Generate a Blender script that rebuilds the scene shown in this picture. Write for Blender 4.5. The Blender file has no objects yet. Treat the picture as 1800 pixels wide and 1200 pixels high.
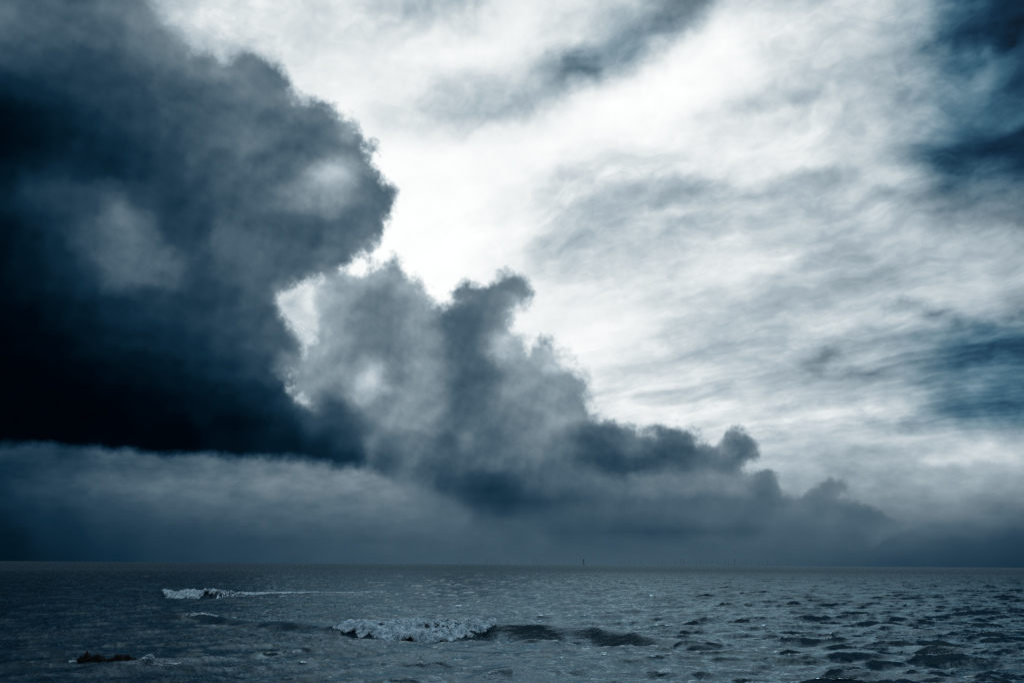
import bpy, bmesh, math, random
import numpy as np
from mathutils import Matrix, Vector

# ------------------------------------------------------------------ camera
scene = bpy.context.scene
CAM_H = 4.0
FPX = 1413.0                       # focal length in photo pixels (1800 wide)
PITCH = math.atan((991.3 - 600.0) / FPX)
ROLL = math.radians(0.37)
cam_data = bpy.data.cameras.new("camera")
cam_data.sensor_width = 36.0
cam_data.lens = 36.0 * FPX / 1800.0
cam_data.clip_start = 0.1
cam_data.clip_end = 200000.0
cam = bpy.data.objects.new("camera", cam_data)
scene.collection.objects.link(cam)
CAM_M = Matrix.Rotation(math.radians(90) + PITCH, 4, 'X') @ Matrix.Rotation(ROLL, 4, 'Z')
cam.matrix_world = Matrix.Translation((0, 0, CAM_H)) @ CAM_M
scene.camera = cam
scene.cycles.use_denoising = False          # the photograph is grainy; keep the fine chop crisp
scene.view_settings.view_transform = 'Standard'
scene.view_settings.look = 'None'
scene.view_settings.exposure = 0.0
scene.view_settings.gamma = 1.0
R3 = np.array(CAM_M.to_3x3())

def direction(px, py):
    v = R3 @ np.array([px - 900.0, 600.0 - py, -FPX])
    return v / np.linalg.norm(v)

def photo_px(az, el):
    """photo pixel of a sky direction (arrays, radians)."""
    d = np.stack([np.sin(az) * np.cos(el), np.cos(az) * np.cos(el), np.sin(el)], -1)
    c = d @ R3                                   # R^T d
    return 900 + FPX * c[..., 0] / -c[..., 2], 600 - FPX * c[..., 1] / -c[..., 2]

# ------------------------------------------------------------------ sky
# Brightness of the high cloud sheet (0..255), rows down the sky, columns across
BGX = np.arange(0, 1801, 100)
BGY = [0, 90, 180, 270, 360, 450, 540, 630, 720, 810, 855, 900, 945, 990]
BG = [
 [120,130,160,195,205,215,215,200,180,238,238,205,140,222,205,202,180, 75, 30],
 [110,120,160,190,215,225,230,240,246,245,190,160,240,240,208,205,170,100, 45],
 [120,130,160,200,215,235,245,228,196,222,240,252,248,225,205,200,155,110, 60],
 [120,130,160,200,220,240,250,252,252,244,225,222,225,222,225,205,160, 60, 35],
 [120,120,150,200,220,240,250,253,252,242,200,172,172,195,185,200,170,105,100],
 [120,120,150,200,225,240,250,253,253,235,200,215,218,232,205,188,200,208,200],
 [120,120,150,200,225,235,245,252,252,246,240,232,212,205,200,190,190,175,150],
 [120,120,150,200,220,225,240,246,246,246,245,230,210,196,185,190,165,115, 95],
 [120,120,150,180,200,200,200,205,205,210,215,222,215,212,205,200,175,120,100],
 [ 42, 60, 76, 87, 97,106,112,122,145,160,175,185,195,205,190,172,182,202,190],
 [ 46, 68, 88,104,114,120,122,124,125,130,138,145,150,160,165,152,158,160,140],
 [ 34, 50, 66, 80, 88, 94,100,104,108,108,108,110,112,114,118,124,126,122,100],
 [ 24, 38, 50, 60, 68, 74, 80, 84, 84, 82, 80, 80, 82, 86, 88, 88, 86, 78, 66],
 [ 22, 30, 42, 52, 62, 70, 76, 80, 82, 84, 84, 84, 84, 82, 78, 72, 64, 56, 50],
]
# darker and lighter passages in the sheet: x, y, rx, ry, tilt deg, target, amount
BG_STROKES = [
 (1017,117,60,22,-8,118,.95),(1100,72,60,16,-32,150,.8),(1160,42,45,17,-25,122,.9),(1225,12,36,18,-45,115,.95),(950,165,60,22,-15,170,.7),(905,190,70,18,-12,180,.6),
 (800,190,100,24,-10,195,.6),(1060,55,20,22,30,175,.5),(1120,20,50,16,-20,200,.4),(1010,60,60,25,-10,238,.6),(930,60,60,30,0,240,.5),
 (1150,160,110,45,-28,254,.9),(1262,60,45,48,-35,252,.85),(980,250,150,36,-22,254,.7),(1240,130,50,40,-20,248,.5),
 (1212,331,60,13,-6,148,.9),(1110,345,60,16,-12,165,.8),(1030,385,60,22,-32,165,.8),(980,420,50,26,-30,182,.7),(1000,330,70,30,-10,205,.5),(1459,308,60,13,0,148,.85),(1348,344,50,9,-5,160,.8),(1400,325,40,10,-8,165,.6),
 (1387,443,42,14,-28,244,.9),(1300,480,90,15,-12,240,.7),(1205,372,80,11,-12,228,.75),(1140,395,55,12,-22,230,.7),(1270,372,60,8,-6,215,.6),(1330,360,70,9,-5,215,.5),(1420,285,60,16,5,236,.8),(1322,292,60,22,-15,238,.75),
 (1381,200,30,14,30,236,.75),(1360,250,24,24,0,232,.6),(1550,310,50,16,10,226,.75),(1590,330,50,8,18,215,.6),(1309,188,50,13,-6,190,.7),(1407,172,70,12,0,168,.7),(1250,200,60,10,-10,225,.5),
 (1485,130,60,22,-10,190,.6),(1550,156,36,24,-20,165,.7),(1450,90,70,26,0,208,.5),(1400,40,70,30,0,215,.5),(1500,60,60,24,-8,198,.5),(1560,90,30,26,-40,178,.5),
 (1485,385,80,9,-6,188,.7),(1440,416,60,9,-10,180,.7),(1355,403,60,9,-8,190,.6),(1485,455,80,10,-12,178,.6),(1560,430,60,9,-8,188,.5),(1650,460,110,14,-4,220,.6),(1740,420,90,16,-5,215,.5),
 (1712,58,55,15,-22,42,.92),(1650,72,30,11,-10,68,.8),(1770,18,50,16,-20,38,.9),(1690,20,30,14,-20,85,.6),(1798,68,30,18,-20,36,.8),(1706,108,26,12,-40,118,.8),(1764,112,30,8,-20,78,.7),(1665,140,36,14,-35,105,.7),(1720,150,40,9,-25,100,.6),(1797,145,24,14,0,42,.8),(1750,170,40,8,-15,66,.7),
 (1745,258,60,15,-4,38,.92),(1634,262,36,13,0,74,.85),(1792,282,30,16,10,26,.9),(1690,280,50,9,0,60,.7),(1712,308,60,12,-14,72,.85),(1610,222,26,7,-38,120,.8),(1630,235,24,5,-35,165,.6),(1680,205,36,12,-25,82,.8),(1784,214,26,9,-25,92,.8),(1740,200,30,8,-20,70,.6),(1600,190,20,24,20,140,.5),
 (1625,345,50,9,-6,108,.85),(1690,350,40,7,-10,120,.6),(1755,340,50,12,-6,110,.7),(1745,368,70,10,-4,140,.7),(1570,355,26,6,0,150,.6),
 (1680,560,44,6,16,104,.9),(1635,547,30,6,10,108,.85),(1582,540,34,6,-6,125,.8),(1610,560,60,6,5,165,.4),(1459,622,36,10,-24,128,.85),(1432,645,24,8,-20,128,.8),(1560,664,60,7,0,132,.85),(1485,672,50,6,-10,142,.8),(1620,672,50,8,8,128,.7),(1407,697,50,5,-6,160,.7),
 (1712,602,60,14,-12,120,.8),(1777,620,40,18,-10,108,.85),(1745,650,60,14,-20,116,.7),(1745,712,80,13,-6,104,.9),(1795,675,24,22,0,102,.85),(1667,712,50,9,-5,108,.8),(1600,748,50,4,-6,130,.7),(1710,678,60,5,-28,138,.8),(1790,560,30,10,-10,110,.6),(1740,575,40,8,0,135,.5),
 (1602,643,46,5,-16,216,.85),(1540,632,60,8,-8,208,.7),(1500,650,40,5,-10,212,.6),(1719,553,16,5,0,170,.7),(1316,637,50,9,-8,178,.7),(1225,624,30,5,-8,180,.7),(1370,600,90,12,-6,196,.5),(1290,575,110,16,-5,196,.5),(1250,660,90,10,0,200,.4),(1400,560,70,10,-6,208,.5),
 (1120,722,80,9,2,236,.75),(1290,735,100,7,-3,228,.6),(1480,722,90,8,2,232,.8),(1560,728,40,5,4,226,.7),(1230,700,90,7,0,192,.5),(1180,690,60,7,0,182,.5),(1420,712,40,6,-5,150,.6),
 (1380,757,30,5,-12,145,.7),(1345,760,20,4,-8,160,.5),(1520,732,30,3,0,165,.6),(1600,768,130,9,-6,226,.7),(1740,792,90,13,-8,228,.85),(1780,775,30,5,0,150,.5),
 (1480,795,120,12,-3,168,.7),(1580,830,90,12,0,152,.6),(1420,800,60,8,-15,185,.5),(1700,838,110,9,0,165,.5),(1720,884,30,5,0,112,.6),(1780,865,60,6,0,142,.5),(1650,905,120,10,0,120,.4),
 (1050,590,90,16,-16,252,.7),(1130,570,80,12,-14,240,.5),(1080,690,50,9,0,188,.6),(1130,650,60,8,-5,205,.5),(1060,560,60,30,-20,250,.4),
 (430,868,22,20,0,88,.7),(270,860,60,8,5,112,.5),(540,842,90,16,0,128,.6),(120,797,40,6,10,34,.6),(640,835,60,18,0,128,.5),(330,845,50,8,5,112,.5),(1050,955,160,12,0,76,.5),
 (525,550,34,70,-8,196,.85),(500,520,18,24,0,186,.7),(547,520,9,24,15,240,.75),(520,620,20,30,0,190,.5),
 (700,20,80,14,0,168,.5),(820,30,60,14,0,215,.4),(650,60,60,14,-10,215,.4),
]
# outlines of the low dark cloud masses
STORM = [(-500,-250),(180,-250),(262,-40),(300,20),(325,55),(352,85),(392,92),(430,80),(470,92),(500,128),(520,172),
 (562,182),(592,196),(632,224),(652,258),(656,290),(682,318),(702,338),(694,372),(672,402),(655,432),(628,460),
 (606,482),(560,486),(512,500),(486,510),(500,540),(524,570),(536,602),(530,640),(494,655),(514,690),(542,716),
 (590,700),(640,735),(655,780),(700,798),(735,812),(640,818),(500,806),(400,798),(250,790),(100,781),(-50,772),(-500,760)]
CUMULUS = [(540,712),(512,690),(500,660),(532,640),(548,600),(545,540),(556,505),(600,482),(650,470),(702,475),(738,490),
 (758,522),(792,526),(828,506),(868,500),(880,484),(908,482),(926,508),(916,540),(896,552),(906,580),(926,610),
 (960,598),(988,618),(1022,640),(1032,668),(1042,705),(1050,728),(1092,750),(1130,760),(1180,752),(1212,760),
 (1232,780),(1272,790),(1298,768),(1324,772),(1332,800),(1306,822),(1322,836),(1350,828),(1372,850),(1368,874),(1402,880),
 (1438,858),(1470,840),(1486,850),(1470,876),(1530,896),(1562,912),(1580,925),(1560,940),(1500,985),(820,985),(745,900),(700,850),(660,812)]
TUFTS = [(1590,922,20,11),(1628,928,15,8),(1348,850,24,22)]
# brightness inside those masses: x, y, value
CL = """0,0,95 60,10,75 100,0,85 150,20,85 200,0,110 250,30,125 300,20,170 330,60,165 0,50,80 50,60,72 100,55,58 160,55,65 210,60,78 260,70,105 300,90,115
0,100,48 50,100,45 100,100,44 150,95,42 200,100,50 250,110,65 300,120,75 340,120,120 380,130,125 420,110,150 460,110,130 490,140,125
0,150,18 50,150,25 100,150,30 150,150,38 200,150,42 250,150,52 300,160,58 350,160,85 400,150,105 440,150,105 480,170,115 515,190,150
0,200,5 50,200,10 100,200,18 150,200,28 200,200,34 250,200,40 300,200,52 350,200,62 400,200,82 440,200,92 480,210,90 520,215,110 560,215,110 600,220,150 630,245,150
0,250,4 50,250,8 100,250,14 150,250,20 200,250,26 250,250,34 300,250,44 350,250,55 400,250,68 430,265,105 470,250,85 510,250,70 550,250,75 590,255,100 620,270,110 645,290,120
0,300,10 50,300,18 100,300,24 150,300,22 200,300,20 250,300,28 300,300,36 350,300,50 400,300,65 440,290,90 470,300,75 510,300,85 540,310,150 570,300,200 600,300,205 630,310,130 660,320,105
0,350,18 50,340,34 100,340,38 150,345,40 190,345,46 240,345,42 300,350,36 350,350,44 400,350,52 450,350,70 500,345,120 540,350,150 580,350,180 610,345,150 640,345,90 670,345,90 690,340,110
0,400,8 50,400,18 100,395,34 150,390,55 190,370,85 215,385,105 250,400,70 300,400,38 350,400,40 400,395,62 450,400,60 500,400,62 540,395,75 580,390,100 620,390,85 660,380,90 640,420,130
0,450,6 50,450,14 100,450,24 150,430,52 190,425,85 220,430,108 260,440,95 300,455,65 350,450,45 400,430,80 430,420,85 470,430,68 500,430,62 540,430,75 580,430,100 610,450,90
0,500,4 50,500,9 100,500,17 150,490,28 200,480,60 240,475,82 280,465,92 300,490,60 350,500,42 400,490,60 450,480,75 500,470,85 540,470,95 580,465,90 480,510,90
0,550,2 50,550,4 100,550,9 150,550,16 200,540,24 250,540,30 300,540,32 350,550,36 400,540,44 450,540,56 490,550,70
0,600,1 50,600,2 100,600,4 150,600,9 200,600,16 250,600,20 300,600,24 350,600,30 400,600,40 450,600,50 500,600,62 525,600,75
0,650,0 50,650,0 100,650,1 150,650,3 200,650,6 250,650,9 300,650,13 350,650,18 400,650,26 450,650,38 490,650,50
0,700,0 50,700,0 100,700,0 150,700,0 200,700,1 250,700,3 300,700,5 350,700,8 400,700,13 450,700,21 500,700,32 540,720,55 570,710,65 600,725,60 620,750,72
0,750,0 100,750,0 200,750,0 300,750,1 400,750,5 450,750,9 500,750,18 550,750,40 600,760,50 640,770,60 0,775,0 200,780,2 400,785,7 500,790,14 560,795,24 620,800,38 680,805,62 720,812,85
575,500,190 610,500,160 650,490,150 690,495,155 730,505,150 560,540,195 590,545,165 620,540,140 660,530,128 700,530,130 735,545,165 770,545,120 800,530,108 840,520,112 880,500,118 905,500,120 880,530,135
555,590,180 590,590,160 630,590,128 670,590,115 705,600,135 740,595,155 770,590,110 800,590,92 840,580,108 870,575,135 885,605,225 900,600,150 540,640,165 580,640,155 620,635,140 655,660,225 640,672,200 685,650,120 710,650,115 745,640,150 780,640,120 810,640,85 850,640,88 880,650,110 910,640,150 950,630,150 975,640,190 1005,655,170
530,690,170 560,680,160 600,680,135 640,700,160 680,700,105 710,700,130 745,700,150 780,700,130 810,700,82 840,700,88 870,700,115 910,700,140 950,690,130 1000,690,145 1030,700,150 640,740,130 680,740,140 720,740,145 760,740,135 800,740,95 840,750,90 880,740,120 920,740,130 960,740,135 1000,740,140 1040,735,150
660,780,110 690,775,95 720,790,110 750,775,120 790,775,85 830,780,100 870,770,90 910,775,120 950,775,125 990,780,115 1030,770,85 1060,765,78 1090,775,80 1110,770,105 1140,785,95 1180,770,95 1210,780,90 1240,795,95 1270,800,95 1295,790,85 1315,785,100 1320,800,120
760,820,85 800,815,82 840,820,95 880,815,100 920,820,100 960,820,108 1000,815,100 1040,805,75 1080,810,62 1120,815,60 1160,810,72 1200,805,80 1240,815,95 1280,815,105 1215,830,95
720,850,108 760,850,85 800,850,68 840,850,60 880,855,62 920,850,75 960,850,82 1000,845,85 1050,845,95 1100,835,78 1150,840,112 1200,845,105 1250,850,118 1300,850,125 1340,845,90 1360,860,92
740,880,105 790,880,78 840,882,52 880,885,48 930,882,60 980,880,68 1030,875,72 1080,870,85 1130,870,92 1180,875,92 1230,880,90 1280,880,98 1330,880,92 1380,890,100 1430,880,115 1465,860,118 1450,890,105
800,905,98 860,905,88 920,905,82 1000,905,78 1060,905,74 1120,900,80 1200,905,85 1280,905,90 1360,910,88 1430,910,88 1500,910,92 1550,920,100
900,935,78 1000,935,70 1100,935,70 1200,935,74 1300,935,82 1400,935,86 1500,940,84
730,880,106 745,910,98 760,940,84 800,935,84 850,960,82 950,965,82 1100,965,82 1250,965,83 1400,965,81 1500,965,76 800,985,80 1000,985,82 1200,985,82 1400,985,78"""
CL = np.array([[float(t) for t in s.split(',')] for s in CL.split()])
def lift(v, x, y):                                 # deep shade in the storm cloud is less black than it seems
    a = np.interp(v, [0, 10, 25, 40, 56, 80, 120, 160, 255], [4, 20, 40, 62, 82, 92, 115, 146, 255])
    c = np.interp(v, [0, 50, 80, 120, 160, 190, 255], [0, 52, 84, 120, 148, 182, 255])
    w = np.clip((x - 480) / 120, 0, 1) * np.clip((y - 430) / 60, 0, 1)
    return a * (1 - w) + c * w
CL[:, 2] = lift(CL[:, 2], CL[:, 0], CL[:, 1])

CU_STROKES = [
 (212,388,15,34,-14,112,.75),(236,424,34,12,44,106,.65),(285,464,34,10,35,94,.55),(165,402,30,9,20,68,.5),(190,440,16,10,20,88,.5),
 (430,262,18,30,0,118,.6),(458,235,12,10,0,118,.5),(462,305,16,9,20,98,.5),(500,235,45,25,0,70,.7),(530,280,60,18,-10,72,.7),(335,200,28,22,0,44,.5),
 (606,316,34,14,-30,188,.8),(588,338,26,8,-10,170,.6),(555,346,26,10,-15,145,.6),(598,356,26,8,-20,170,.5),(640,330,10,18,-30,110,.5),(585,345,7,14,30,150,.5),(662,305,16,42,-38,92,.7),(682,348,18,24,0,86,.7),(625,330,9,30,-30,150,.4),
 (618,214,12,8,30,185,.7),(608,238,16,8,35,178,.6),(585,200,9,7,0,170,.5),(640,245,12,16,-20,105,.7),(560,205,30,12,20,100,.6),
 (520,435,50,32,-20,56,.75),(560,400,50,14,-15,76,.5),(430,420,40,22,20,92,.55),(592,428,30,18,-20,118,.6),(606,462,13,10,0,72,.8),(500,390,60,14,-10,62,.5),
 (345,108,80,17,30,142,.65),(290,118,28,30,0,100,.5),(440,108,42,20,32,128,.6),(480,150,16,30,-20,118,.5),(400,130,22,14,30,165,.5),(30,20,40,18,0,105,.5),(140,130,60,30,0,40,.5),
 (656,670,22,13,-18,224,.95),(640,683,9,6,0,215,.7),(886,607,22,12,0,238,.95),(880,630,12,12,0,215,.6),(968,642,30,7,10,238,.85),(985,622,14,10,0,200,.6),(905,538,14,14,0,242,.8),
 (546,526,9,26,12,238,.95),(556,503,12,8,-30,228,.8),(580,520,14,24,0,180,.7),(502,530,12,26,-25,198,.8),(524,582,9,22,-10,200,.6),(582,565,16,40,0,172,.7),(550,610,14,24,0,190,.6),
 (655,590,52,42,0,112,.65),(640,530,30,25,0,128,.5),(702,645,18,38,0,112,.6),(676,700,30,10,-30,118,.5),(722,698,38,26,-10,165,.65),(742,640,34,20,0,162,.6),(735,575,14,30,15,170,.6),
 (820,560,52,38,0,100,.65),(815,640,26,80,0,80,.8),(848,670,24,44,0,84,.6),(838,740,30,26,0,92,.6),(872,520,32,11,-22,116,.7),(906,500,13,18,0,116,.85),(880,492,10,7,0,200,.5),(893,515,16,14,10,110,.6),
 (918,580,12,12,0,145,.6),(905,650,20,30,-20,150,.5),(790,525,30,10,0,175,.4),(960,603,14,9,-20,120,.7),
 (585,728,44,20,12,58,.8),(560,745,30,12,0,66,.6),(605,665,50,14,20,150,.5),(535,668,18,30,-22,170,.7),(498,645,9,14,0,185,.6),(655,785,13,22,12,132,.75),(692,790,22,16,0,92,.7),(722,795,18,12,20,142,.6),(735,815,25,8,0,85,.5),
 (780,778,34,13,-5,74,.75),(765,805,30,10,0,95,.5),(882,762,36,14,8,92,.7),(820,770,9,9,0,140,.5),(950,735,20,9,0,104,.6),(1020,690,22,14,0,118,.6),(920,700,16,14,0,140,.5),(980,705,30,10,10,158,.4),(940,670,40,8,10,165,.5),
 (862,868,66,20,8,44,.9),(800,848,36,14,25,62,.75),(900,885,50,8,0,50,.6),(1000,866,66,12,-4,66,.7),(960,850,30,12,0,85,.4),(780,884,40,6,5,122,.6),(1100,838,60,7,10,128,.5),
 (1090,815,58,16,5,60,.85),(1040,775,26,26,0,72,.75),(1075,765,26,10,10,82,.6),(1118,785,12,18,10,125,.7),(1190,790,40,18,0,74,.8),(1150,812,40,14,0,64,.7),(1175,765,24,10,0,105,.5),(1250,800,26,12,0,92,.6),
 (1270,788,14,10,0,125,.5),(1310,793,20,20,0,80,.85),(1290,812,16,9,0,95,.6),(1215,832,34,9,0,84,.8),(1160,838,30,7,0,115,.6),(1250,845,60,9,0,125,.6),
 (1130,852,90,9,0,136,.75),(1235,862,60,9,0,124,.65),(1385,848,36,12,0,160,.75),(1285,842,30,12,0,142,.7),(1425,905,60,8,0,116,.55),(1180,900,120,8,0,104,.5),
 (1060,735,60,10,-8,165,.6),(985,690,40,26,0,164,.6),(1000,735,30,12,0,150,.5),(930,655,24,26,0,168,.7),(900,690,18,18,0,150,.5),(940,610,16,14,0,172,.6),(915,625,14,12,0,186,.6),
 (640,488,70,9,0,184,.7),(720,505,24,18,20,180,.6),(610,505,30,16,0,180,.6),(755,560,10,30,10,172,.6),(768,600,8,26,0,158,.5),(705,545,16,20,0,150,.5),(620,660,16,14,0,168,.5),(700,720,40,16,-10,158,.5),(770,690,14,40,0,150,.5),
 (1345,858,22,18,0,88,.85),(1310,850,16,10,0,118,.5),(1462,866,24,12,-38,106,.75),(1410,888,30,8,0,125,.5),(1490,900,60,10,12,90,.6),(1540,912,24,9,0,95,.6),(1250,880,70,12,0,92,.5),(1100,900,140,12,0,80,.6),(1150,932,140,9,0,66,.7),
]
def stroke(f, x, y, rx, ry, t, v, k):
    a = math.radians(t); dx, dy = QX - x, QY - y
    u = (dx * math.cos(a) + dy * math.sin(a)) / max(rx, 9); w = (-dx * math.sin(a) + dy * math.cos(a)) / max(ry, 7)
    g = np.exp(-(u * u + w * w) * 0.8) * k
    return f * (1 - g) + v * g

def seg_dist(px, py, poly):
    """signed distance to a polygon, positive inside (pixels)."""
    d2 = np.full(px.shape, 1e12); inside = np.zeros(px.shape, bool)
    n = len(poly)
    for i in range(n):
        x0, y0 = poly[i]; x1, y1 = poly[(i + 1) % n]
        ex, ey = x1 - x0, y1 - y0
        t = np.clip(((px - x0) * ex + (py - y0) * ey) / (ex * ex + ey * ey + 1e-9), 0, 1)
        d2 = np.minimum(d2, (px - x0 - t * ex) ** 2 + (py - y0 - t * ey) ** 2)
        c = ((y0 > py) != (y1 > py)) & (px < (x1 - x0) * (py - y0) / (y1 - y0 + 1e-12) + x0)
        inside ^= c
    return np.where(inside, 1, -1) * np.sqrt(d2)

def smooth(a, b, x):
    t = np.clip((x - a) / (b - a), 0, 1)
    return t * t * (3 - 2 * t)

NCOL, NROW = 116, 60
AZ0, AZ1 = math.radians(-42), math.radians(42)
EL0, EL1 = math.radians(-0.6), math.radians(41)
az = np.linspace(AZ0, AZ1, NCOL); el = np.linspace(EL0, EL1, NROW)
AZ, EL = np.meshgrid(az, el)
PX, PY = photo_px(AZ, EL)
QX, QY = np.clip(PX, 0, 1800), np.clip(PY, 0, 990)
bgr = np.stack([np.interp(np.arange(0, 991, 5), BGY, np.array(BG, float)[:, i]) for i in range(19)], 1)
ri = np.clip(QY / 5, 0, 197.999); r0 = ri.astype(int); fr = ri - r0
ci = np.clip(QX / 100, 0, 17.999); c0 = ci.astype(int); fc = ci - c0
fc = fc * fc * (3 - 2 * fc)
bg = (bgr[r0, c0] * (1 - fr) * (1 - fc) + bgr[r0 + 1, c0] * fr * (1 - fc) + bgr[r0, c0 + 1] * (1 - fr) * fc + bgr[r0 + 1, c0 + 1] * fr * fc)
for (x, y, rx, ry, t, v, k) in BG_STROKES:
    bg = stroke(bg, x, y, rx, ry, t, v, k)
d2 = (QX[..., None] - CL[:, 0]) ** 2 + (QY[..., None] - CL[:, 1]) ** 2
wt = np.exp(-d2 / (2 * 17.0 ** 2)) + 1e-4 * np.exp(-d2 / (2 * 60.0 ** 2)) + 1e-9 / (d2 + 100)
cum = (wt * CL[:, 2]).sum(-1) / wt.sum(-1)
for (x, y, rx, ry, t, v, k) in CU_STROKES: cum = stroke(cum, x, y, rx, ry, t, float(lift(v, x, y)), k)
sd1 = seg_dist(PX, PY, STORM)
sd2 = seg_dist(PX, PY, CUMULUS)
# the underside of the bank melts into the rain haze below
sd2 = np.minimum(sd2, (957 - PY) * 0.8)
for (x, y, rx, ry) in TUFTS:
    sd2 = np.maximum(sd2, (1 - np.sqrt(((PX - x) / rx) ** 2 + ((PY - y) / ry) ** 2)) * min(rx, ry) * 1.3)
sd = np.maximum(sd1, sd2)
field = np.clip(0.5 + sd / 240.0, 0, 1)                 # cloud-mass field, 0.5 = edge
# how soft the edge is: feathery at the upper left and at the foot of the bank
soft = np.clip(0.15 + 0.85 * smooth(140, 0, PY) * smooth(520, 250, PX) + 0.7 * smooth(860, 930, PY) * smooth(600,760,PX), 0, 1)
clear = (smooth(1500, 1700, PX) * smooth(420, 250, PY) + smooth(1450, 1750, PX) * smooth(520, 600, PY) * smooth(790, 730, PY)
         + 0.5 * np.exp(-((PX - 1090) / 150) ** 2 - ((PY - 90) / 70) ** 2))
clear = np.clip(clear, 0, 1)

world = bpy.data.worlds.new("World"); scene.world = world
world.use_nodes = True
nt = world.node_tree; nt.nodes.clear()
def N(tree, kind, **kw):
    n = tree.nodes.new(kind)
    for k, v in kw.items(): setattr(n, k, v)
    return n
def wire(tree, sock, v):
    if isinstance(v, bpy.types.NodeSocket): tree.links.new(v, sock)
    elif v is not None: sock.default_value = v
def math_(op, a, b=None, c=None, clamp=False, t=None):
    t = t or nt
    n = N(t, 'ShaderNodeMath', operation=op); n.use_clamp = clamp
    for i, v in enumerate((a, b, c)):
        if v is not None: wire(t, n.inputs[i], v)
    return n.outputs[0]
def vmath(op, a, b=None, c=None, t=None):
    t = t or nt
    n = N(t, 'ShaderNodeVectorMath', operation=op)
    if op == 'SCALE':
        wire(t, n.inputs[0], a); wire(t, n.inputs['Scale'], b)
    else:
        for i, v in enumerate((a, b, c)):
            if v is not None: wire(t, n.inputs[i], v)
    return n.outputs['Value'] if op in ('LENGTH', 'DOT_PRODUCT') else n.outputs[0]
def noise(vec, scale, detail=5, rough=0.55, lac=2.0, dist=0.0, out='Fac', t=None):
    t = t or nt
    n = N(t, 'ShaderNodeTexNoise'); n.noise_dimensions = '3D'
    wire(t, n.inputs['Vector'], vec)
    n.inputs['Scale'].default_value = scale; n.inputs['Detail'].default_value = detail
    n.inputs['Roughness'].default_value = rough; n.inputs['Lacunarity'].default_value = lac
    n.inputs['Distortion'].default_value = dist
    return n.outputs[out]
def maprange(v, a, b, c=0.0, d=1.0, mode='LINEAR', t=None):
    t = t or nt
    n = N(t, 'ShaderNodeMapRange', interpolation_type=mode)
    wire(t, n.inputs[0], v)
    for i, x in enumerate((a, b, c, d)): wire(t, n.inputs[i + 1], x)
    return n.outputs[0]
def mixf(f, a, b, t=None):
    t = t or nt
    n = N(t, 'ShaderNodeMix', data_type='FLOAT')
    wire(t, n.inputs[0], f); wire(t, n.inputs[2], a); wire(t, n.inputs[3], b)
    return n.outputs[0]
def mixc(f, a, b, t=None):
    t = t or nt
    n = N(t, 'ShaderNodeMix', data_type='RGBA')
    wire(t, n.inputs[0], f); wire(t, n.inputs[6], a); wire(t, n.inputs[7], b)
    return n.outputs[2]

tc = N(nt, 'ShaderNodeTexCoord')
D = vmath('NORMALIZE', tc.outputs['Generated'])
# wind-torn displacement of the look-up direction
w1 = vmath('SUBTRACT', noise(D, 9, 3, .55, out='Color'), (.5, .5, .5))
w2 = vmath('SUBTRACT', noise(D, 34, 5, .62, out='Color'), (.5, .5, .5))
DW = vmath('ADD', D, vmath('ADD', vmath('SCALE', w1, 0.014), vmath('SCALE', w2, 0.024)))
DW = vmath('NORMALIZE', DW)
sep = N(nt, 'ShaderNodeSeparateXYZ'); nt.links.new(DW, sep.inputs[0])
sx, sy, sz = sep.outputs
aziw = math_('ARCTAN2', sx, sy)
elev = math_('ARCSINE', sz)
sep0 = N(nt, 'ShaderNodeSeparateXYZ'); nt.links.new(D, sep0.inputs[0])
el_true = math_('ARCSINE', sep0.outputs[2])
# near the horizon the displacement dies away
elev = mixf(maprange(el_true, 0.0, 0.12), el_true, elev)
U = maprange(aziw, AZ0, AZ1, 0, NCOL - 1)
V = maprange(elev, EL0, EL1, 0, NROW - 1)
STRIPS = (0, 28, 56, 84)                              # four overlapping strips of 32 stops
_A = np.diag(np.full(NCOL, 4 / 6.0)) + np.diag(np.full(NCOL - 1, 1 / 6.0), 1) + np.diag(np.full(NCOL - 1, 1 / 6.0), -1)
_A[0, 0] = _A[-1, -1] = 5 / 6.0
def prefilter(g):                                 # spline coefficients that pass through the values
    return np.clip(0.15 * g + 0.85 * np.linalg.solve(_A, g.T).T, 0, 1)
bgc, cuc, flc, clc = prefilter(bg / 255), prefilter(cum / 255), prefilter(field), prefilter(clear)
def ramp(tree, vals, alphas, fac):
    n = N(tree, 'ShaderNodeValToRGB'); cr = n.color_ramp
    cr.interpolation = 'B_SPLINE'
    while len(cr.elements) < 32: cr.elements.new(0.5)
    cr.elements.foreach_set('position', [i / 31.0 for i in range(32)])
    cr.elements.foreach_set('color', np.concatenate([vals, alphas[:, None]], 1).astype(np.float32).ravel())
    tree.links.new(fac, n.inputs[0])
    return n.outputs[0], n.outputs[1]
BATCH = 6                                         # rows of the sky chart per node group (small trees build faster)
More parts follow.
